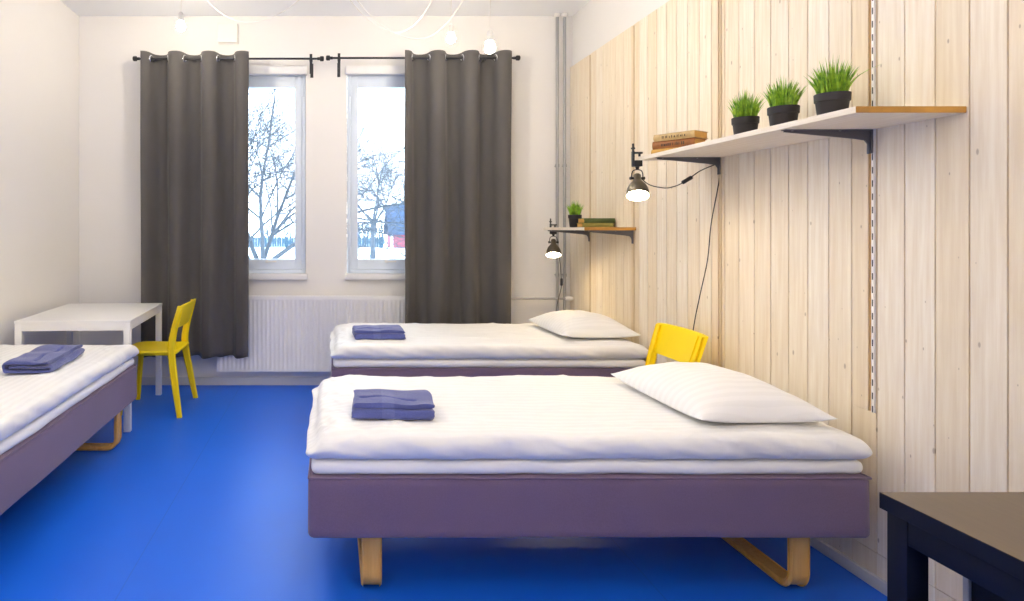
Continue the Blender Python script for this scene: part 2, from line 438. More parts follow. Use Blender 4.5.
def tree(loc, h, r, depth, seed, spread, label, lean=(0, 0), droop=0, base_len=.3, kids=(3, 4)):
    rnd = random.Random(seed); t = empty('bare_tree', loc); tag(t, label, 'tree')
    bm = bmesh.new(); trunk = [Vector((lean[0]*s*s*h, lean[1]*s*h, s*h*base_len)) for s in (0, .33, .66, 1)]
    add_tube(bm, trunk, [r*1.25, r, r*.95, r*.85], 8); obj('trunk', bm, M['bark'], t, True)
    bm = bmesh.new(); top = trunk[-1]
    for k in range(5):
        a = 2*pi*k/5+rnd.uniform(-.4, .4); s = rnd.uniform(.35, .9)
        branch(bm, top-Vector((0, 0, .05*h*rnd.random())), Vector((cos(a)*s+lean[0]*.5, sin(a)*s*.7, 1)).normalized(), r*.55, h*.27, depth, rnd, spread, droop, 5, kids)
    obj('branches', bm, M['bark'], t, True)
    return t
tree((-3.0, 17, GZ), 10.5, .13, 4, 8, 1.1, 'large bare tree with arching branches close outside the left window', lean=(.10, 0), droop=.05, base_len=.12, kids=(5, 6, 7))
tree((2.9, 46, GZ), 9.5, .17, 5, 11, .6, 'slender bare tree in front of the fence outside the right window', base_len=.3)
tree((8.2, 84, GZ), 12, .26, 5, 5, .6, 'small bare tree rising behind the barn roof', base_len=.3)
rnd = random.Random(4); bm = bmesh.new()
for k in range(260):
    x = rnd.uniform(-40, 25); y = rnd.uniform(90, 98)
    branch(bm, Vector((x, y, GZ)), Vector((rnd.uniform(-.2, .2), 0, 1)).normalized(), .10, rnd.uniform(1.5, 2.6), 1, rnd, .5)
tag(obj('thicket', bm, M['hedge']), 'far band of bare brush along the horizon behind the fence', 'brush', kind='stuff')

# ------------------------------------------------------------------ radiator, pipes, junction box
rd = empty('radiator', (.12, YB-.055, .134)); tag(rd, 'white fluted panel radiator on the wall below the two windows', 'radiator')
RW, RH = 1.10, .633
bm = bmesh.new(); per = .036; n = int(2*(RW-.03)/per); prof = []
x = -RW; prof.append((x, 0)); prof.append((x+.025, 0))
for k in range(n):
    x0 = -RW+.03+k*per
    prof += [(x0, 0), (x0+.008, .010), (x0+.020, .010), (x0+.028, 0)]
prof += [(RW, 0)]
zs = [(0, 0), (.022, 0), (.04, 1), (RH-.045, 1), (RH-.027, 0), (RH, 0)]
gr = [[bm.verts.new((px_, -.045+d*f, z)) for px_, d in prof] for z, f in zs]
for a, b in zip(gr, gr[1:]):
    for i in range(len(prof)-1): bm.faces.new((a[i], a[i+1], b[i+1], b[i]))
obj('front_panel', bm, M['white'], rd, smooth='keep')
box('body', -RW+.002, RW-.002, -.033, .02, .004, RH-.004, M['white'], rd, bev=.003)
bm = bmesh.new()
for k in range(80):
    x0 = -RW+.02+k*(2*RW-.04)/80; add_box(bm, x0, x0+.014, -.04, .02, RH-.001, RH+.004)
add_box(bm, -RW, RW, -.046, -.040, RH-.02, RH+.006); add_box(bm, -RW, RW, .018, .024, RH-.02, RH+.006)
obj('top_grille', bm, M['white'], rd)
for x in (-.7, .7): box('wall_hook', x-.02, x+.02, .021, .050, .1, RH-.1, M['white'], rd)
px_k = F/5.36
for i, (px, lab) in enumerate(((557.2, 'left of the two thin steel riser pipes in the back right corner'), (564.6, 'right of the two thin steel riser pipes in the back right corner'))):
    X = (px-VX)/px_k
    p = empty('riser_pipe', (X, 5.36, 0)); tag(p, lab, 'pipe', 'riser pipes in the corner')
    tube('pipe_run', [(0, 0, 0), (0, 0, ZC-.02)], .0125, M['steel'], p)
    lathe('ceiling_collar', [(.013, -.03), (.026, -.025), (.028, 0), (0, 0)], M['plastic'], p, mtx=Matrix.Translation((0, 0, ZC)))
    for z in (1.88, .95): bm = bmesh.new(); add_tube(bm, [(0, 0, z-.012), (0, 0, z+.012)], .0175, 12); add_tube(bm, [(0, 0, z), (0, .06, z)], .005, 6); obj('pipe_clip', bm, M['steel'], p, True, angle=50)
hp = empty('heating_pipe', (1.22, 5.33, .753)); tag(hp, 'thin horizontal heating pipe running from behind the right curtain to the boarded wall', 'pipe')
tube('pipe_run', [(0.01, 0, 0), (.755, 0, 0)], .009, M['steel'], hp)
bm = bmesh.new(); add_tube(bm, [(.745, 0, 0), (.755, 0, 0), (.80, 0, 0), (.808, 0, 0)], [.012, .019, .019, .012], 16); obj('valve_cap', bm, M['plastic'], hp, True, angle=50)
jb = empty('junction_box', (-.90, YB, 3.02)); tag(jb, 'square white junction box on the back wall above the left curtain', 'box')
box('cover', -.083, .083, -.045, 0, -.085, .078, M['plastic'], jb, bev=.006)
box('cover_rim', -.088, .088, -.018, 0, -.09, .083, M['plastic'], jb, bev=.003)

# ------------------------------------------------------------------ curtains
RODY = 5.215; RODZ = 1.35+169.3/(F/RODY)
def X_at(px, y): return (px-VX)*y/F
def rod(px0, px1, pxb, label, dz=0):
    x0, x1 = X_at(px0, RODY), X_at(px1, RODY)
    r = empty('curtain_rod', (x0, RODY, RODZ+dz)); tag(r, label, 'curtain rod', 'black curtain rods above the windows')
    ln = x1-x0
    tube('pole', [(0.01, 0, 0), (ln-.01, 0, 0)], .0085, M['black'], r)
    for x in (0, ln):
        bm = bmesh.new(); s = 1 if x == 0 else -1
        add_tube(bm, [(x, 0, 0), (x+s*.006, 0, 0), (x+s*.03, 0, 0), (x+s*.036, 0, 0), (x+s*.055, 0, 0)], [.015, .021, .021, .012, .012], 14)
        obj('finial', bm, M['black'], r, True, angle=50)
    for xb in pxb:
        bm = bmesh.new(); xx = X_at(xb, RODY)-x0
        add_box(bm, xx-.013, xx+.013, YB-RODY-.004, YB-RODY, -.11, .012, 0, .002); add_tube(bm, [(xx, .15, -.014), (xx, -.012, -.014)], .007, 8)
        add_box(bm, xx-.013, xx+.013, -.013, .013, -.024, -.008, 0, .002); (add_box(bm, xx-.011, xx+.011, -.018, -.012, -.13, .035, 0, .002) if 250 < xb < 400 else None)
        obj('bracket', bm, M['black'], r, True, angle=40)
    return r
rod(133, 324, (311, 153), 'left black curtain rod with knob ends over the left window')
rod(326, 520, (339, 484), 'right black curtain rod with knob ends over the right window', .006)
def curtain(px0, px1, zbot, label, seed, dz=0, phase=0, halves=6.3):
    x0, x1 = X_at(px0, RODY), X_at(px1, RODY); wd = x1-x0; zt = .047
    c = empty('curtain', (x0, RODY, RODZ+dz)); tag(c, label, 'curtain', 'grey eyelet curtains')
    amp = .070; nx, nz = 168, 60; zb = zbot-RODZ-dz
    def P(u, s):
        ph = halves*pi*u+phase + (.5*noise.noise(Vector((u*3, s*1.2, seed)))*s)
        A = amp*(1-.25*s+.3*s*noise.noise(Vector((u*5, s*.8, seed+4))))
        x = u*wd + .012*sin(2*ph)*(1-.4*s) + .015*s*noise.noise(Vector((u*4, s*2, seed+9)))
        y = -A*cos(ph)*(1+.12*sin(3*ph)*s) + .006*noise.noise(Vector((u*22, s*3, seed)))*s
        z = zt+(zb-zt)*s + (.008*sin(ph*2)*s)
        return x, y, z
    bm = bmesh.new()
    G = [[bm.verts.new(P(i/nx, j/nz)) for i in range(nx+1)] for j in range(nz+1)]
    for j in range(nz):
        for i in range(nx):
            u = (i+.5)/nx
            bm.faces.new((G[j][i], G[j][i+1], G[j+1][i+1], G[j+1][i]))
    o = obj('drape', bm, M['curtain'], c, True)
    md = o.modifiers.new('thickness', 'SOLIDIFY'); md.thickness = .003; md.offset = 0
    for k in range(7):
        u = ((k+.5)*pi-phase)/(halves*pi)
        if not 0.02 < u < .98: continue
        x, y, z = P(u, 0); a = Vector(P(u-.004, 0)); b = Vector(P(u+.004, 0)); t = (b-a); t.z = 0; nrm = Vector((t.y, -t.x, 0)).normalized()
        mt = Matrix.Translation((x, y, 0)) @ nrm.to_track_quat('Z', 'Y').to_matrix().to_4x4()
        bm = bmesh.new(); pr_ = [(.024+.007*cos(q), .007*sin(q)*.8) for q in [2*pi*w/10 for w in range(11)]]
        add_lathe(bm, pr_, 20, mt); bmesh.ops.remove_doubles(bm, verts=bm.verts, dist=1e-5)
        obj('grommet', bm, M['chrome'], c, True)
    return c
curtain(143, 248, .283, 'dark grey eyelet curtain left of the left window, behind the yellow chair', 1)
curtain(404, 509, .283, 'dark grey eyelet curtain right of the right window, its hem hidden by the far bed', 6, .006)

# ------------------------------------------------------------------ beds
def rounded_slab(x0, x1, y0, y1, z0, z1, r, nx, ny, nz, disp):
    bm = bmesh.new(); V = {}
    def vert(i, j, k):
        key = (i, j, k)
        if key in V: return V[key]
        def pos(i, n, a, b):      # denser towards the ends
            t = i/n; t = t*.6+.4*(.5-.5*cos(pi*t)); return a+(b-a)*t
        p = Vector((pos(i, nx, x0, x1), pos(j, ny, y0, y1), pos(k, nz, z0, z1)))
        rr = min(r, (z1-z0)/2*.999)
        q = Vector((min(max(p.x, x0+r), x1-r), min(max(p.y, y0+r), y1-r), min(max(p.z, z0+rr), z1-rr)))
        d = p-q
        if d.length > 1e-9:
            m = max(abs(d.x)/r, abs(d.y)/r, abs(d.z)/rr)
            e = Vector((d.x/r, d.y/r, d.z/rr)); e = e.normalized()*m
            p = q+Vector((e.x*r, e.y*r, e.z*rr))
        p = p+disp(p)
        V[key] = bm.verts.new(p); return V[key]
    def quad(a, b, c, d): bm.faces.new((vert(*a), vert(*b), vert(*c), vert(*d)))
    for i in range(nx):
        for j in range(ny):
            for k in (0, nz): quad((i, j, k), (i+1, j, k), (i+1, j+1, k), (i, j+1, k))
        for k in range(nz):
            for j in (0, ny): quad((i, j, k), (i+1, j, k), (i+1, j, k+1), (i, j, k+1))
    for j in range(ny):
        for k in range(nz):
            for i in (0, nx): quad((i, j, k), (i, j+1, k), (i, j+1, k+1), (i, j, k+1))
    return bm
def make_bed(loc, rz, Wd, legx, inset, label, seed, dlabel):
    bed = empty('bed', loc, rz); tag(bed, label, 'bed', 'single beds with plum bases')
    Lb = 2.012
    dsp = lambda p: Vector((.003*noise.noise(p*3+Vector((seed, 0, 0))), .004*noise.noise(p*2.5+Vector((0, seed, 0))), .002*noise.noise(p*4)))
    obj('bed_base', rounded_slab(0, Lb, 0, Wd, .238, .463, .022, 60, 30, 10, dsp), M['base'], bed, True)
    bm = bmesh.new()
    for z, o_ in ((.457, .004), ):
        pts = [(o_, o_, z), (Lb-o_, o_, z), (Lb-o_, Wd-o_, z), (o_, Wd-o_, z), (o_, o_, z)]
        q = []
        for a, b in zip(pts, pts[1:]):
            for s in range(12): t = s/12; q.append(Vector(a).lerp(Vector(b), t))
        q.append(Vector(pts[-1]))
        add_tube(bm, q, .0045, 6)
    obj('piping', bm, M['base'], bed, True)
    def dm(p):
        s = 1 if p.z > .50 else .4
        return Vector((.007*noise.noise(Vector((p.y*5, p.z*9, seed))), .009*noise.noise(Vector((p.x*4, p.z*12, seed+3))),
                       .004*noise.noise(Vector((p.x*7, p.y*6, seed)))*s))
    obj('mattress_topper', rounded_slab(.012, Lb-.015, .008, Wd-.01, .463, .514, .024, 90, 40, 8, dm), M['linen'], bed, True)
    for k, x in enumerate(legx):
        bm = bmesh.new(); y0, y1 = inset, Wd-inset; r_ = .06; th = .026; h = th/2; path = []
        path += [Vector((x, y0+h, .24)), Vector((x, y0+h, .17))]
        for q in range(9):
            a = pi+(pi/2)*q/8; path.append(Vector((x, y0+h+r_+r_*cos(a), h+r_+r_*sin(a))))
        path += [Vector((x, y0+(y1-y0)*t, h)) for t in (.3, .5, .7)]
        for q in range(9):
            a = -pi/2+(pi/2)*q/8; path.append(Vector((x, y1-h-r_+r_*cos(a), h+r_+r_*sin(a))))
        path += [Vector((x, y1-h, .17)), Vector((x, y1-h, .24))]
        strip(bm, path, (1, 0, 0), .075, th); obj('leg', bm, M['birch'], bed, True, angle=40)
    def dd(p):
        e = Vector((0, 0, 0)); top = min(1, max(0, (p.z-.53)/.06)); top = top*top*(3-2*top)
        u = p.x/Lb
        fold = noise.noise(Vector((p.x*2.2, p.y*9, seed)))+.6*noise.noise(Vector((p.x*6, p.y*14, seed+5)))
        foot = max(0, 1-p.x/.7)
        wr = noise.noise(Vector((p.x*11+p.y*7, p.y*5-p.x*3, seed+8)))
        e.z += top*(.006*fold + .010*foot*wr) + top*.010*noise.noise(Vector((p.x*1.6, p.y*2.4, seed+2)))
        front = max(0, 1-p.y/.12)
        e.z += front*.012*noise.noise(Vector((p.x*3.5, 0, seed)))*top
        e.y += front*(.010*noise.noise(Vector((p.x*4, p.z*10, seed+1)))+.006*noise.noise(Vector((p.x*12+p.z*20, p.z*18, seed+1))))
        e.x += foot*.010*noise.noise(Vector((p.y*6, p.z*14, seed+1)))
        def crease(a, b, c_, w):
            v = noise.noise(Vector((p.x*a+p.y*b, p.y*c_-p.x*1.5, seed+w))); return max(0, 1-abs(v)/.10)
        dist = .5+.5*noise.noise(Vector((p.x*1.7, p.y*2.5, seed+40)))
        e.z += top*(.0065*crease(2.2, 1.5, 5.5, 20)*dist + .006*crease(6, 4, 4, 30)*(.25+foot)*dist)
        e.y -= front*.006*crease(7, 3, 6, 50)*dist
        e.x += top*.034*max(0, 1-p.x/.12)
        # drapes a little lower at the foot end
        e.z -= (.022*max(0, 1-p.x/.16)**2+.028*max(0, 1-(Lb-p.x)/.16)**2)*top
        e.z += top*.012*max(0, noise.noise(Vector((p.x*13+p.y*8, p.y*6-p.x*2, seed)))-.05)*(.35+foot)
        return e
    dv = obj('duvet', rounded_slab(-.02, Lb+.012, -.012, Wd+.004, .519, .611, .044, 200, 100, 12, dd), M['linen'], None, True)
    dv.location = loc; dv.rotation_euler = (0, 0, rz); tag(dv, dlabel, 'duvet', 'white striped duvets')
    return bed
make_bed((-.090, 2.243, 0), 0, .93, (.233, 1.813), .075, 'nearest single bed with plum upholstered base, standing in front by the black table', 11,
         'white striped duvet spread on the nearest bed')
make_bed((-.01, 3.975, 0), 0, .93, (.233, 1.813), .075, 'far single bed with plum base standing under the right curtain and small shelf', 23,
         'white striped duvet on the far bed below the curtain')
make_bed((-1.272, 2.09, 0), pi/2, .88, (.22, 1.76), .03, 'single bed with plum base along the left wall, foot end at the white table', 37,
         'white striped duvet on the bed along the left wall')

def pillow(loc, rz, a, b, t, label, seed, tilt=0):
    bm = bmesh.new(); n = 44; top = {}; bot = {}
    def sh(u, v):
        px = a*u*(1-.06*(1-abs(v)**1.3)*abs(u)**3 ); py = b*v*(1-.08*(1-abs(u)**1.3)*abs(v)**3)
        f = max(0, (1-abs(u)**2.6))**.62*max(0, (1-abs(v)**3.0))**.62
        return px, py, f
    for i in range(n+1):
        for j in range(n+1):
            u = sin(pi/2*(2*i/n-1)); v = sin(pi/2*(2*j/n-1)); px, py, f = sh(u, v)
            w = .010*noise.noise(Vector((u*2.2+seed, v*2.2, 0)))+.004*noise.noise(Vector((u*6+seed, v*6, 2)))
            edge = .012*(u*u*v*v)
            zt = t*.80*f+w*f+t*.2; zb = t*.2-t*.2*f**.6
            top[i, j] = bm.verts.new((px, py, zt+edge))
            bot[i, j] = top[i, j] if i in (0, n) or j in (0, n) else bm.verts.new((px, py, zb+edge))
    for i in range(n):
        for j in range(n):
            bm.faces.new((top[i, j], top[i+1, j], top[i+1, j+1], top[i, j+1]))
            q = []
            for v in (bot[i, j], bot[i, j+1], bot[i+1, j+1], bot[i+1, j]):
                if v not in q: q.append(v)
            if len(q) > 2 and bm.faces.get(q) is None: bm.faces.new(q)
    o = obj('pillow', bm, M['linen'], None, True); o.location = loc; o.rotation_euler = (0, tilt, rz)
    return tag(o, label, 'pillow', 'white pillows')
pillow((1.584, 2.655, .614), R(1), .252, .362, .140, 'plump white striped pillow on the nearest bed', 3)
pillow((1.742, 4.44, .616), R(1), .25, .36, .140, 'plump white pillow on the far bed under the small shelf', 8)

def towel(loc, rz, wd, dp, label, seed):
    bm = bmesh.new(); hy = dp/2; path = []; h0 = .011; th = .019
    def arc(cy, z0, z1, s):
        for q in range(1, 6):
            a = -pi/2+pi*q/6; path.append((cy+s*cos(a)*(z1-z0)/2, (z0+z1)/2+sin(a)*(z1-z0)/2*(1)))
    z = [h0, h0+.021, h0+.042]
    lin = lambda y0, y1, zz, m=6: path.extend([(y0+(y1-y0)*k/m, zz) for k in range(m+1)])
    lin(hy*.75, -hy+.011, z[1]); 
    # lower turn: back down to the bottom layer
    for q in range(1, 6):
        a = pi/2+pi*q/6; path.append((-hy+.011+cos(a)*.0105, (z[0]+z[1])/2+sin(a)*.0105))
    lin(-hy+.011, hy-.022, z[0], 8)
    for q in range(1, 8):
        a = -pi/2+pi*q/8; path.append((hy-.022+cos(a)*.021, (z[0]+z[2])/2+sin(a)*.021))
    lin(hy-.022, -hy+.012, z[2], 10)
    nx = 36; rings = []
    Q = [Vector((0, y, zz)) for y, zz in path]; P = []
    for a, b in zip(Q, Q[1:]):
        m_ = max(1, int((b-a).length/.006)); P += [a.lerp(b, k/m_) for k in range(m_) if (b-a).length > 1e-6]
    P.append(Q[-1])
    for i in range(nx+1):
        u = i/nx; x = -wd/2+wd*u; ring = []
        for s in (1, -1):
            idx = range(len(P)) if s == 1 else range(len(P)-1, -1, -1)
            for k in idx:
                t = ring_frame(P, k); nn = Vector((0, -t.z, t.y)); e = min(1, min(u, 1-u)*14); tt = th*(.45+.55*math.sqrt(max(0, 1-(1-e)**2)))
                p = P[k]+nn*s*tt/2
                hh = p.z/.06
                jit = noise.noise(Vector((x*9, p.y*9, seed)))
                slit = -.018*math.exp(-((p.y+.12*dp+.05*x+.01*sin(x*22))/.006)**2)*(1 if (p.z > z[2] and -wd*.42 < x < wd*.30) else 0)
                ring.append(bm.verts.new((x*(1-.015*hh)+.010*noise.noise(Vector((p.z*60, p.y*7, seed)))*abs(2*u-1), p.y+.009*noise.noise(Vector((x*7, p.z*50, seed))), p.z+.010*jit*hh+slit)))
        rings.append(ring)
    m = len(rings[0])
    for a, b in zip(rings, rings[1:]):
        for k in range(m): bm.faces.new((a[k], a[(k+1) % m], b[(k+1) % m], b[k]))
    hf = m//2
    for rg in (rings[0], rings[-1]):
        for k in range(hf-1): bm.faces.new((rg[k], rg[k+1], rg[m-2-k], rg[m-1-k]))
    o = obj('folded_towel', bm, M['towel'], None, True, angle=60); o.location = loc; o.rotation_euler = (0, 0, rz)
    return tag(o, label, 'towel', 'folded navy towels')
towel((.238, 2.525, .614), R(-3), .315, .24, 'folded navy towel on the nearest bed', 2)
towel((.305, 4.26, .614), R(2), .335, .26, 'folded navy towel on the far bed', 5)
towel((-1.555, 3.42, .614), R(93), .50, .235, 'folded navy towel on the bed along the left wall', 9)

# ------------------------------------------------------------------ chairs (face -x)
def make_chair(loc, rz, label):
    c = empty('chair', loc, rz); tag(c, label, 'chair', 'yellow plastic chairs')
    def dsp(p):
        return Vector((0, 0, -.014*max(0, 1-(p.x/.19)**2)*max(0, 1-(p.y/.19)**2) + .012*max(0, -(p.x+.14)/.08)*-1))
    bm = rounded_slab(-.215, .205, -.205, .205, .438, .462, .012, 24, 24, 4, dsp)
    for v in bm.verts:                       # soft plan outline, front wider than back
        k = 1+.05*(-v.co.x/.2); v.co.y *= k
        rr = abs(v.co.y)/.215
        v.co.x += -.018*(1-rr*rr) if v.co.x < -.15 else 0
    obj('seat', bm, M['yellow'], c, True)
    for s in (-1, 1):
        bm = bmesh.new(); pts = spline([(-.165, s*.185, .445), (-.18, s*.197, .30), (-.205, s*.215, 0.0)], 5)
        n = len(pts); strip(bm, pts, (0, 1, 0), [.038-.006*i/n for i in range(n)], [.042-.010*i/n for i in range(n)]); obj('leg', bm, M['yellow'], c, True, angle=40)
        bm = bmesh.new(); pts = spline([(.238, s*.262, 0), (.20, s*.235, .22), (.168, s*.206, .44), (.178, s*.204, .58), (.232, s*.212, .785)], 6)
        n = len(pts); strip(bm, pts, (0, 1, 0), [.034 for i in range(n)], [.036+.016*sin(pi*i/n) for i in range(n)]); obj('leg', bm, M['yellow'], c, True, angle=40)
    bm = bmesh.new()
    for s in (-1, 1): add_box(bm, -.15, .17, s*.17-.01, s*.17+.01, .425, .441, 0, .003)
    add_box(bm, -.16, -.14, -.18, .18, .423, .441, 0, .003); add_box(bm, .15, .17, -.18, .18, .423, .441, 0, .003)
    obj('seat_rail', bm, M['yellow'], c, True, angle=40)
    # curved back panel
    bm = bmesh.new(); nu, nv = 20, 10; F_, B_ = {}, {}
    for i in range(nu+1):
        for j in range(nv+1):
            u = 2*i/nu-1; v = j/nv; z = .625+.172*v
            z += -.006*abs(u)**4*(2*v-1) 
            x = .190+.052*v+.018*(1-u*u)
            y = u*(.236+.004*v)
            F_[i, j] = bm.verts.new((x-.009, y, z)); B_[i, j] = bm.verts.new((x+.007, y, z))
    for i in range(nu):
        for j in range(nv):
            bm.faces.new((F_[i, j], F_[i+1, j], F_[i+1, j+1], F_[i, j+1])); bm.faces.new((B_[i, j], B_[i, j+1], B_[i+1, j+1], B_[i+1, j]))
    for i in range(nu):
        for j in (0, nv): bm.faces.new((F_[i, j], F_[i+1, j], B_[i+1, j], B_[i, j]))
    for j in range(nv):
        for i in (0, nu): bm.faces.new((F_[i, j], F_[i, j+1], B_[i, j+1], B_[i, j]))
    obj('backrest', bm, M['yellow'], c, True, angle=50)
    return c
make_chair((-1.33, 4.745, 0), R(0), 'yellow plastic chair standing at the white table')
make_chair((1.680, 3.475, 0), R(0), 'yellow plastic chair tucked between the two right beds against the boarded wall')

# ------------------------------------------------------------------ white table
t = empty('table', (-1.738, 4.625, 0), R(3)); tag(t, 'small white table in the back left corner behind the bed', 'table')
hx, hy = .375, .485
box('table_top', -hx, hx, -hy, hy,   .722, .740, M['white'], t, bev=.003)
bm = bmesh.new()
for s in (-1, 1):
    add_box(bm, -hx+.045, hx-.045, s*(hy-.014)-.009, s*(hy-.014)+.009 , .673, .722, 0, .002)
    add_box(bm, s*(hx-.014)-.009, s*(hx-.014)+.009, -hy+.045, hy-.045 , .673, .722, 0, .002)
obj('apron', bm, M['white'], t, True, angle=40)
for sx in (-1, 1):
    for sy in (-1, 1):
        bm = bmesh.new(); x, y = sx*(hx-.024), sy*(hy-.024)
        add_box(bm, x-.022, x+.022, y-.022, y+.022, 0, .722, 0, .004); obj('leg', bm, M['white'], t, True, angle=40)

# ------------------------------------------------------------------ black table, front right
t = empty('table', (1.30, .42, 0)); tag(t, 'black table with a dark brown top in the near right corner of the room', 'table')
TW, TD, TH = .72, 1.08, .722
bm = bmesh.new(); add_box(bm, 0, TW, 0, TD, TH-.038, TH, 0, .002)
bm.faces.ensure_lookup_table()
for f in bm.faces:
    f.normal_update()
    if f.calc_center_median().z > TH-.0005: f.material_index = 1
obj('table_top', bm, [M['tblack'], M['ttop']], t)
bm = bmesh.new()
add_box(bm, .012, .03, .05, TD-.062, TH-.098, TH-.038, 0, .002); add_box(bm, TW-.03, TW-.012, .05, TD-.062, TH-.098, TH-.038, 0, .002)
add_box(bm, .055, TW-.055, TD-.030, TD-.014, TH-.098, TH-.038, 0, .002); add_box(bm, .055, TW-.055, .014, .03, TH-.098, TH-.038, 0, .002)
obj('apron', bm, M['tblack'], t, True, angle=40)
for x in (.010, TW-.060):
    for y in (.010, TD-.062): box('leg', x, x+.05, y, y+.052, 0, TH-.038, M['tblack'], t, bev=.002)
dp = box('drawer_pedestal', .171, TW-.065, .25, TD-.036, .06, TH-.04, M['tblack'], t, bev=.004)
for z in (.07, .27, .47): box('drawer_front', .18, TW-.075, .232, .249, z, z+.185, M['tblack'], dp, bev=.003)
box('edge_strip', .163, .170, TD-.05, TD-.036, .06, TH-.04, M['steel'], dp, bev=.001)

# ------------------------------------------------------------------ shelves, rails, brackets
for (y, z0), lab in zip(RAILS, ('white slotted wall rail at the near end of the long shelf', 'thin cream wall rail at the far end of the long shelf',
                               'thin cream wall rail at the near end of the small shelf', 'thin cream wall rail at the far end of the small shelf')):
    r = empty('wall_rail', (XR, y, z0)); tag(r, lab, 'rail', 'shelf rails')
    hw = .0065 if y < 3 else .006
    bm = bmesh.new(); add_box(bm, -.008, 0, -hw, hw, 0, PT-z0-.01, 0, .0015)
    obj('rail_channel', bm, M['rail'] if y < 3 else M['pale_rail'], r)
def shelf(y0, y1, z, x0, label):
    s = empty('wall_shelf', (XR, y0, z)); tag(s, label, 'shelf')
    bm = bmesh.new(); add_box(bm, x0-XR, -.001, 0, y1-y0, -.021, 0, 0, .0015)
    for f in bm.faces:
        c = f.calc_center_median()
        if c.y < .001 or c.y > y1-y0-.001: f.material_index = 1
    obj('board', bm, [M['shelf'], M['shelf_end']], s)
    return s
S1 = shelf(2.027, 3.47, 1.742, 1.683, 'long pale wood shelf on the boarded wall holding three potted grasses')
S2 = shelf(4.235, 5.055, 1.355, 1.69, 'small pale wood shelf in the far corner above the far bed')
def bracket(y, z, lab):
    b = empty('shelf_bracket', (XR-.010, y, z)); tag(b, lab, 'bracket', 'grey shelf brackets')
    bm = bmesh.new(); prof = [(0, -.003), (-.325, -.003), (-.328, -.009), (-.06, -.034), (-.022, -.040), (-.010, -.055), (-.006, -.085), (0, -.085)]
    A = [bm.verts.new((x, -.003, q)) for x, q in prof]; B = [bm.verts.new((x, .003, q)) for x, q in prof]
    m = len(prof)
    for k in range(m): bm.faces.new((A[k], A[(k+1) % m], B[(k+1) % m], B[k]))
    bm.faces.new(A); bm.faces.new(B[::-1]); obj('web', bm, M['grey_metal'], b)
    bm = bmesh.new(); add_box(bm, -.33, 0, -.011, .011, -.0035, 0, 0, .0008); add_box(bm, -.004, 0, -.012, .012, -.09, -.002, 0, .0008)
    obj('flange', bm, M['grey_metal'], b)
    for q in (-.3, -.12): bm = bmesh.new(); add_tube(bm, [(q, -.007, -.006), (q, -.007, -.0035)], .004, 10); obj('screw', bm, M['steel'], b, True, angle=40)
bracket(2.38, 1.721, 'grey bracket under the near end of the long shelf')
bracket(3.31, 1.721, 'grey bracket under the far end of the long shelf, beside the clamp lamp')
bracket(4.265, 1.334, 'grey bracket under the near end of the small shelf')
bracket(4.99, 1.334, 'grey bracket under the far end of the small shelf')

# potted grass
def potted_grass(loc, r, h, gh, nb, seed, label, stray=None, grp='potted grasses on the long shelf'):
    rnd = random.Random(seed)
    p = empty('potted_grass', loc); tag(p, label, 'plant', grp)
    rb = r*.74
    prof = [(0, 0), (rb, 0), (rb+.002, .003), (r*.93, h*.72), (r, h*.73), (r*1.02, h*.985), (r, h), (r*.94, h), (r*.93, h*.88), (0, h*.88)]
    lathe('pot', prof, M['pot'], p, 32, angle=30)
    bm = bmesh.new(); add_lathe(bm, [(0, h*.90), (r*.5, h*.915), (r*.925, h*.89)], 20); obj('soil', bm, M['soil'], p, True)
    bm = bmesh.new()
    blades = []
    for k in range(nb):
        a = rnd.uniform(0, 2*pi); q = math.sqrt(rnd.random()); out = q*rnd.uniform(.6, 1.2)
        blades.append((a, q*r*.75, gh*(1.05-.35*q)*rnd.uniform(.7, 1.12), out))
    if stray: blades.append((stray, r*.6, gh*1.25, 2.4))
    for a, rr, hh, out in blades:
        bx_, by_ = rr*cos(a), rr*sin(a); a2 = a+rnd.uniform(-.5, .5); w = rnd.uniform(.0028, .0045); fa = rnd.uniform(0, pi)
        sx, sy = cos(fa)*w, sin(fa)*w; prev = None; n = 6
        for i in range(n+1):
            t = i/n; lean = hh*.42*out*(.35*t+.65*t**2)
            zz = h*.9+hh*(t-.12*out*t*t); ww = (1-t**1.7)*(1 if i else .6)
            c = Vector((bx_+cos(a2)*lean, by_+sin(a2)*lean, zz))
            if i == n: cur = [bm.verts.new(c)]
            else: cur = [bm.verts.new(c+Vector((-sx*ww, -sy*ww, 0))), bm.verts.new(c+Vector((sy*.25*ww, -sx*.25*ww, 0))), bm.verts.new(c+Vector((sx*ww, sy*ww, 0)))]
            if prev:
                if len(cur) == 3:
                    bm.faces.new((prev[0], prev[1], cur[1], cur[0])); bm.faces.new((prev[1], prev[2], cur[2], cur[1]))
                else: bm.faces.new((prev[0], prev[1], cur[0])); bm.faces.new((prev[1], prev[2], cur[0]))
            prev = cur
    obj('grass_tuft', bm, M['grass'], p, smooth='keep')
    return p
sz = 1.742
potted_grass((1.862, 2.35, sz), .055, .108, .150, 300, 1, 'potted green grass in a black pot, nearest of the three on the long shelf', stray=-.15)
potted_grass((1.862, 2.605, sz), .055, .108, .138, 280, 2, 'potted green grass in a black pot, middle of the three on the long shelf')
potted_grass((1.862, 2.845, sz), .053, .106, .138, 260, 3, 'potted green grass in a black pot nearest the brown books on the long shelf')
potted_grass((1.835, 4.78, 1.355), .048, .095, .125, 200, 4, 'small potted grass in a black pot on the small corner shelf', grp='potted grass on the small shelf')

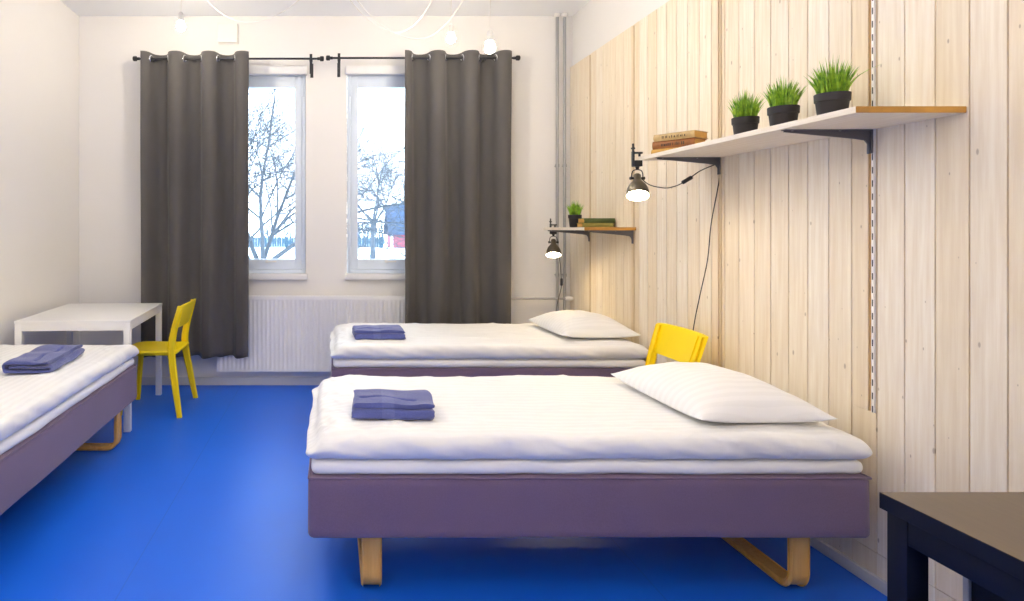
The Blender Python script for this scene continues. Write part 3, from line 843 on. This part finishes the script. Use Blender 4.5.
# books
def book(loc, rz, ln, dp, th, cover, label, grp, marks=False):
    """spine along local x at y=0, pages towards +y"""
    b = empty('book', loc, rz); tag(b, label, 'book', grp)
    bm = bmesh.new(); n = 6; out = []; inn = []
    c = .0025
    add_box(bm, 0, ln, .002, dp, 0, c, 0, .0008); add_box(bm, 0, ln, .002, dp, th-c, th, 0, .0008)
    prof = [(.004*0+.004-.006*sin(pi*k/n), th*k/n) for k in range(n+1)]
    A0 = [bm.verts.new((0, y, z)) for y, z in prof]; A1 = [bm.verts.new((0, y+.003, min(max(z, .001), th-.001))) for y, z in prof]
    B0 = [bm.verts.new((ln, v.co.y, v.co.z)) for v in A0]; B1 = [bm.verts.new((ln, v.co.y, v.co.z)) for v in A1]
    for k in range(n):
        bm.faces.new((A0[k], A0[k+1], B0[k+1], B0[k])); bm.faces.new((A1[k], B1[k], B1[k+1], A1[k+1]))
        bm.faces.new((A0[k], A1[k], A1[k+1], A0[k+1])); bm.faces.new((B0[k], B0[k+1], B1[k+1], B1[k]))
    obj('cover', bm, cover, b)
    box('pages', .005, ln-.005, .006, dp-.005, c, th-c, M['pages'], b, bev=.0006)
    if marks:
        rnd = random.Random(len(label)); bm = bmesh.new(); x = ln*.22
        while x < ln*.8:
            w = rnd.uniform(.003, .007); z0 = th*.30
            add_box(bm, x, x+w, -.0026, -.0021, z0, z0+th*rnd.uniform(.25, .42)); x += w+rnd.choice((.003, .003, .009))
        obj('spine_print', bm, M['ink'], b)
    return b
gl = 'worn old books on the long shelf'; a0 = math.atan2(-.18, .12)
bk = [('spine_ochre', .033, 'ochre worn book at the bottom of the stack on the long shelf'), ('spine_brown', .042, 'brown worn book in the middle of the stack on the long shelf'), ('spine_cream', .036, 'cream spined old book on top of the stack on the long shelf')]
z = sz
for i, (mm, th, lab) in enumerate(bk):
    book((1.735+.004*i, 3.435-.004*i, z+.0005), a0+R((0, 2, -2)[i]), .22, .135, th, M[mm], lab, gl, marks=(i > 0)); z += th+.0006
z = 1.355
for i, (mm, th, lab) in enumerate([('spine_olive', .030, 'olive gold book lying under the green book on the small shelf'), ('spine_green', .034, 'dark green book lying on top of the olive one on the small shelf')]):
    book((1.79+.012*i, 4.52, z+.0005), R(-3+2*i), .22, .13, th, M[mm], lab, 'old books on the small shelf'); z += th+.0006

# clamp lamps
def clamp_lamp(loc, tilt_x, tilt_y, label, rz=0):
    l = empty('clamp_lamp', loc); tag(l, label, 'lamp', 'clamp lamps on the shelf ends')
    # jaws around the shelf edge; local z=0 is the shelf underside
    bm = bmesh.new(); add_box(bm, -.022, .022, -.016, .022, -.034, -.0005, 0, .003); add_box(bm, -.028, -.018, -.010, .010, -.03, .05, 0, .002)
    add_box(bm, -.028, .026, -.010, .010, .036, .046, 0, .002); add_tube(bm, [(-.023, 0, .04), (-.023, 0, .092)], .0055, 8); add_tube(bm, [(-.023, 0, .062), (-.023, 0, .070)], .011, 12)
    add_tube(bm, [(.012, 0, .0215), (.012, 0, .037)], .006, 10)
    obj('clamp', bm, M['black'], l, True, angle=40)
    bm = bmesh.new(); add_tube(bm, [(0, 0, -.034), (0, 0, -.052)], [.011, .007], 12)
    for s in (-1, 1): add_tube(bm, spline([(0, 0, -.050), (s*.022, 0, -.056), (s*.030, 0, -.075), (s*.030, 0, -.098)], 5), .0028, 6)
    for s in (-1, 1): add_tube(bm, [(s*.017, 0, -.098), (s*.036, 0, -.098), (s*.040, 0, -.098)], [.005, .009, .009], 10)
    obj('yoke', bm, M['black'], l, True, angle=40)
    mt = Matrix.Translation((0, 0, -.098)) @ Matrix.Rotation(tilt_y, 4, 'Y') @ Matrix.Rotation(tilt_x, 4, 'X')
    outer = [(0, .024), (.014, .024), (.019, .018), (.020, -.012), (.026, -.024), (.042, -.045), (.052, -.068), (.057, -.095), (.0585, -.112)]
    inner = [(.056, -.112), (.0545, -.095), (.0495, -.070), (.040, -.048), (.024, -.028), (0, -.022)]
    bm = bmesh.new(); add_lathe(bm, outer, 32, mt); add_lathe(bm, [(.0585, -.112), (.056, -.112)], 32, mt); add_lathe(bm, inner, 32, mt, 1)
    bmesh.ops.remove_doubles(bm, verts=bm.verts, dist=1e-5)
    sh = obj('lamp_shade', bm, [M['lamp_metal'], M['lamp_in']], l, True, angle=40)
    bm = bmesh.new(); add_lathe(bm, [(0, -.026), (.014, -.030), (.018, -.045), (.034, -.062), (.0445, -.082), (.040, -.096), (.024, -.106), (0, -.110)], 24, mt)
    obj('bulb', bm, M['lampbulb'], l, True)
    return l
def cord_part(lamp, pts, r=.0028, name='cord'):
    o = Vector(lamp.location); return tube(name, [p-o for p in spline(pts, 8)], r, M['black'], lamp, 6)
def switch(lamp, p, d):
    o = Vector(lamp.location); p = Vector(p)-o; d = Vector(d).normalized()
    bm = bmesh.new(); add_tube(bm, [p-d*.030, p-d*.026, p+d*.026, p+d*.030], [.006, .0105, .0105, .006], 8); obj('switch', bm, M['black'], lamp, True, angle=40)
l1 = clamp_lamp((1.670, 3.458, 1.721), R(-26), R(12), 'black and brass clamp lamp hanging from the far end of the long shelf')
p0 = at(641, 180, 3.45)
cord_part(l1, [at(637, 176, 3.458), at(641, 178.5, 3.45), at(650, 185, 3.44), at(665, 188, 3.42), at(677, 185.5, 3.40), at(687, 180, 3.38), at(700, 171, 3.36), at(714, 165, 3.345), at(720, 163.5, 3.335), at(720.5, 172, 3.33),
               at(716.5, 195, 3.34), at(711, 225, 3.37), at(707.5, 260, 3.39), at(700, 295, 3.43), at(694, 325, 3.46), at(690, 360, 3.48), at(689, 410, 3.49)])
switch(l1, at(687, 180, 3.38), at(692, 177, 3.375)-at(682, 183, 3.385))
l2 = clamp_lamp((1.765, 5.045, 1.334), R(-24), R(8), 'black and brass clamp lamp hanging from the far end of the small shelf')
cord_part(l2, [at(557, 246, 5.06), at(560, 262, 5.12), at(561, 275, 5.15), at(561.5, 285, 5.16), at(560, 293, 5.16), at(557, 305, 5.16), at(555, 322, 5.16), at(555, 360, 5.16)])
switch(l2, at(561.5, 282, 5.158), Vector((0, 0, 1)))

# ------------------------------------------------------------------ pendants and swagged cords
def pendant(x, y, z, label):
    p = empty('pendant_bulb', (x, y, ZC)); tag(p, label, 'lamp', 'bare bulbs hanging from the ceiling')
    d = ZC-z                                  # z = centre of the bulb
    tube('cord', [(0, 0, -.012), (.002, 0, -d*.4), (0, 0, -d+.085)], .0026, M['plastic'], p, 6)
    lathe('ceiling_cup', [(0, -.02), (.02, -.016), (.028, 0), (0, 0)], M['plastic'], p)
    lathe('socket', [(.004, -d+.095), (.012, -d+.090), (.019, -d+.078), (.0195, -d+.04), (.022, -d+.036), (.022, -d+.026), (0, -d+.026)], M['plastic'], p)
    lathe('bulb', [(0, -d+.030), (.013, -d+.028), (.016, -d+.018), (.027, -d+.002), (.031, -d-.014), (.027, -d-.030), (.014, -d-.041), (0, -d-.044)], M['bulb'], p, 20)
def pend_px(px, py, y, label): v = at(px, py, y); pendant(v.x, v.y, v.z, label)
pend_px(181, 25, 4.6, 'bare glowing bulb hanging above the left curtain')
pend_px(451, 37, 4.5, 'bare glowing bulb hanging left of the lowest bulb, over the right curtain edge')
pend_px(490, 46, 3.7, 'lowest hanging bare bulb, in front of the right curtain top')
FILL_LABEL = 'added fill bulb hanging out of view in the near half of the room'
for x, y, z in ((-1.3, 2.3, 2.62), (.1, 2.5, 2.75), (-.5, .9, 2.6), (.9, .6, 2.65), (-1.3, -.4, 2.6), (.2, -.9, 2.6), (1.2, -1.2, 2.6), (-.6, -1.9, 2.6)):  # unseen bulbs added to brighten the room from the camera side
    pendant(x, y, z, FILL_LABEL)
def swag(px0, px1, pxm, pym, y, label):
    k = F/y; zb = CZ-(pym-VY)/k; z0 = CZ+VY/k; xm = (pxm-VX)/k
    pts = []
    for s, pxe in ((-1, px0), (1, px1)):
        dx = abs((pxe-VX)/k-xm); c = (z0-zb)/dx**2; e = math.sqrt((ZC-.004-zb)/c)
        q = [(xm+s*e*t, y, zb+c*(e*t)**2) for t in [i/12 for i in range(13)]]
        pts = q[::-1][:-1] + pts if s == -1 else pts + q
    tag(tube('hanging_cord', pts, .0035, M['plastic'], None, 6), label, 'cord', 'white cords looped from the ceiling')
swag(206, 299, 248, 22, 4.9, 'white looped ceiling cord in front of the junction box')
swag(357, 463, 418, 39, 4.0, 'white looped ceiling cord, the deepest of the loops near the right bulbs')
swag(350, 432, 398, 32, 4.7, 'faint white looped ceiling cord above the right window')

# ------------------------------------------------------------------ daylight
w = bpy.data.worlds.new('sky'); sc.world = w; w.use_nodes = True; nt = w.node_tree
bg = nt.nodes['Background']; tc = nt.nodes.new('ShaderNodeTexCoord'); sp = nt.nodes.new('ShaderNodeSeparateXYZ'); L(nt, tc.outputs['Generated'], sp.inputs[0])
L(nt, ramp(nt, sp.outputs[2], [(0, (.86, .93, 1)), (.6, (.62, .80, 1))]), bg.inputs[0]); bg.inputs[1].default_value = 6.0
for wx in W:                                   # daylight portals sit exactly in the window openings
    ld = bpy.data.lights.new('daylight_portal', 'AREA'); ld.shape = 'RECTANGLE'; ld.size = wx[1]-wx[0]; ld.size_y = WZ1-WZ0; ld.cycles.is_portal = True
    lo = bpy.data.objects.new('daylight_portal', ld); COL.objects.link(lo); lo.location = ((wx[0]+wx[1])/2, YB+.28, (WZ0+WZ1)/2); lo.rotation_euler = (-pi/2, 0, 0)

sc.view_settings.view_transform = 'Standard'; sc.view_settings.look = 'None'; sc.view_settings.gamma = 1; sc.view_settings.exposure = .54
sc.view_settings.use_curve_mapping = False
sc.cycles.use_denoising = True
sc.cycles.max_bounces = 10; sc.cycles.diffuse_bounces = 6; sc.cycles.transparent_max_bounces = 8
sc.cycles.sample_clamp_indirect = 8
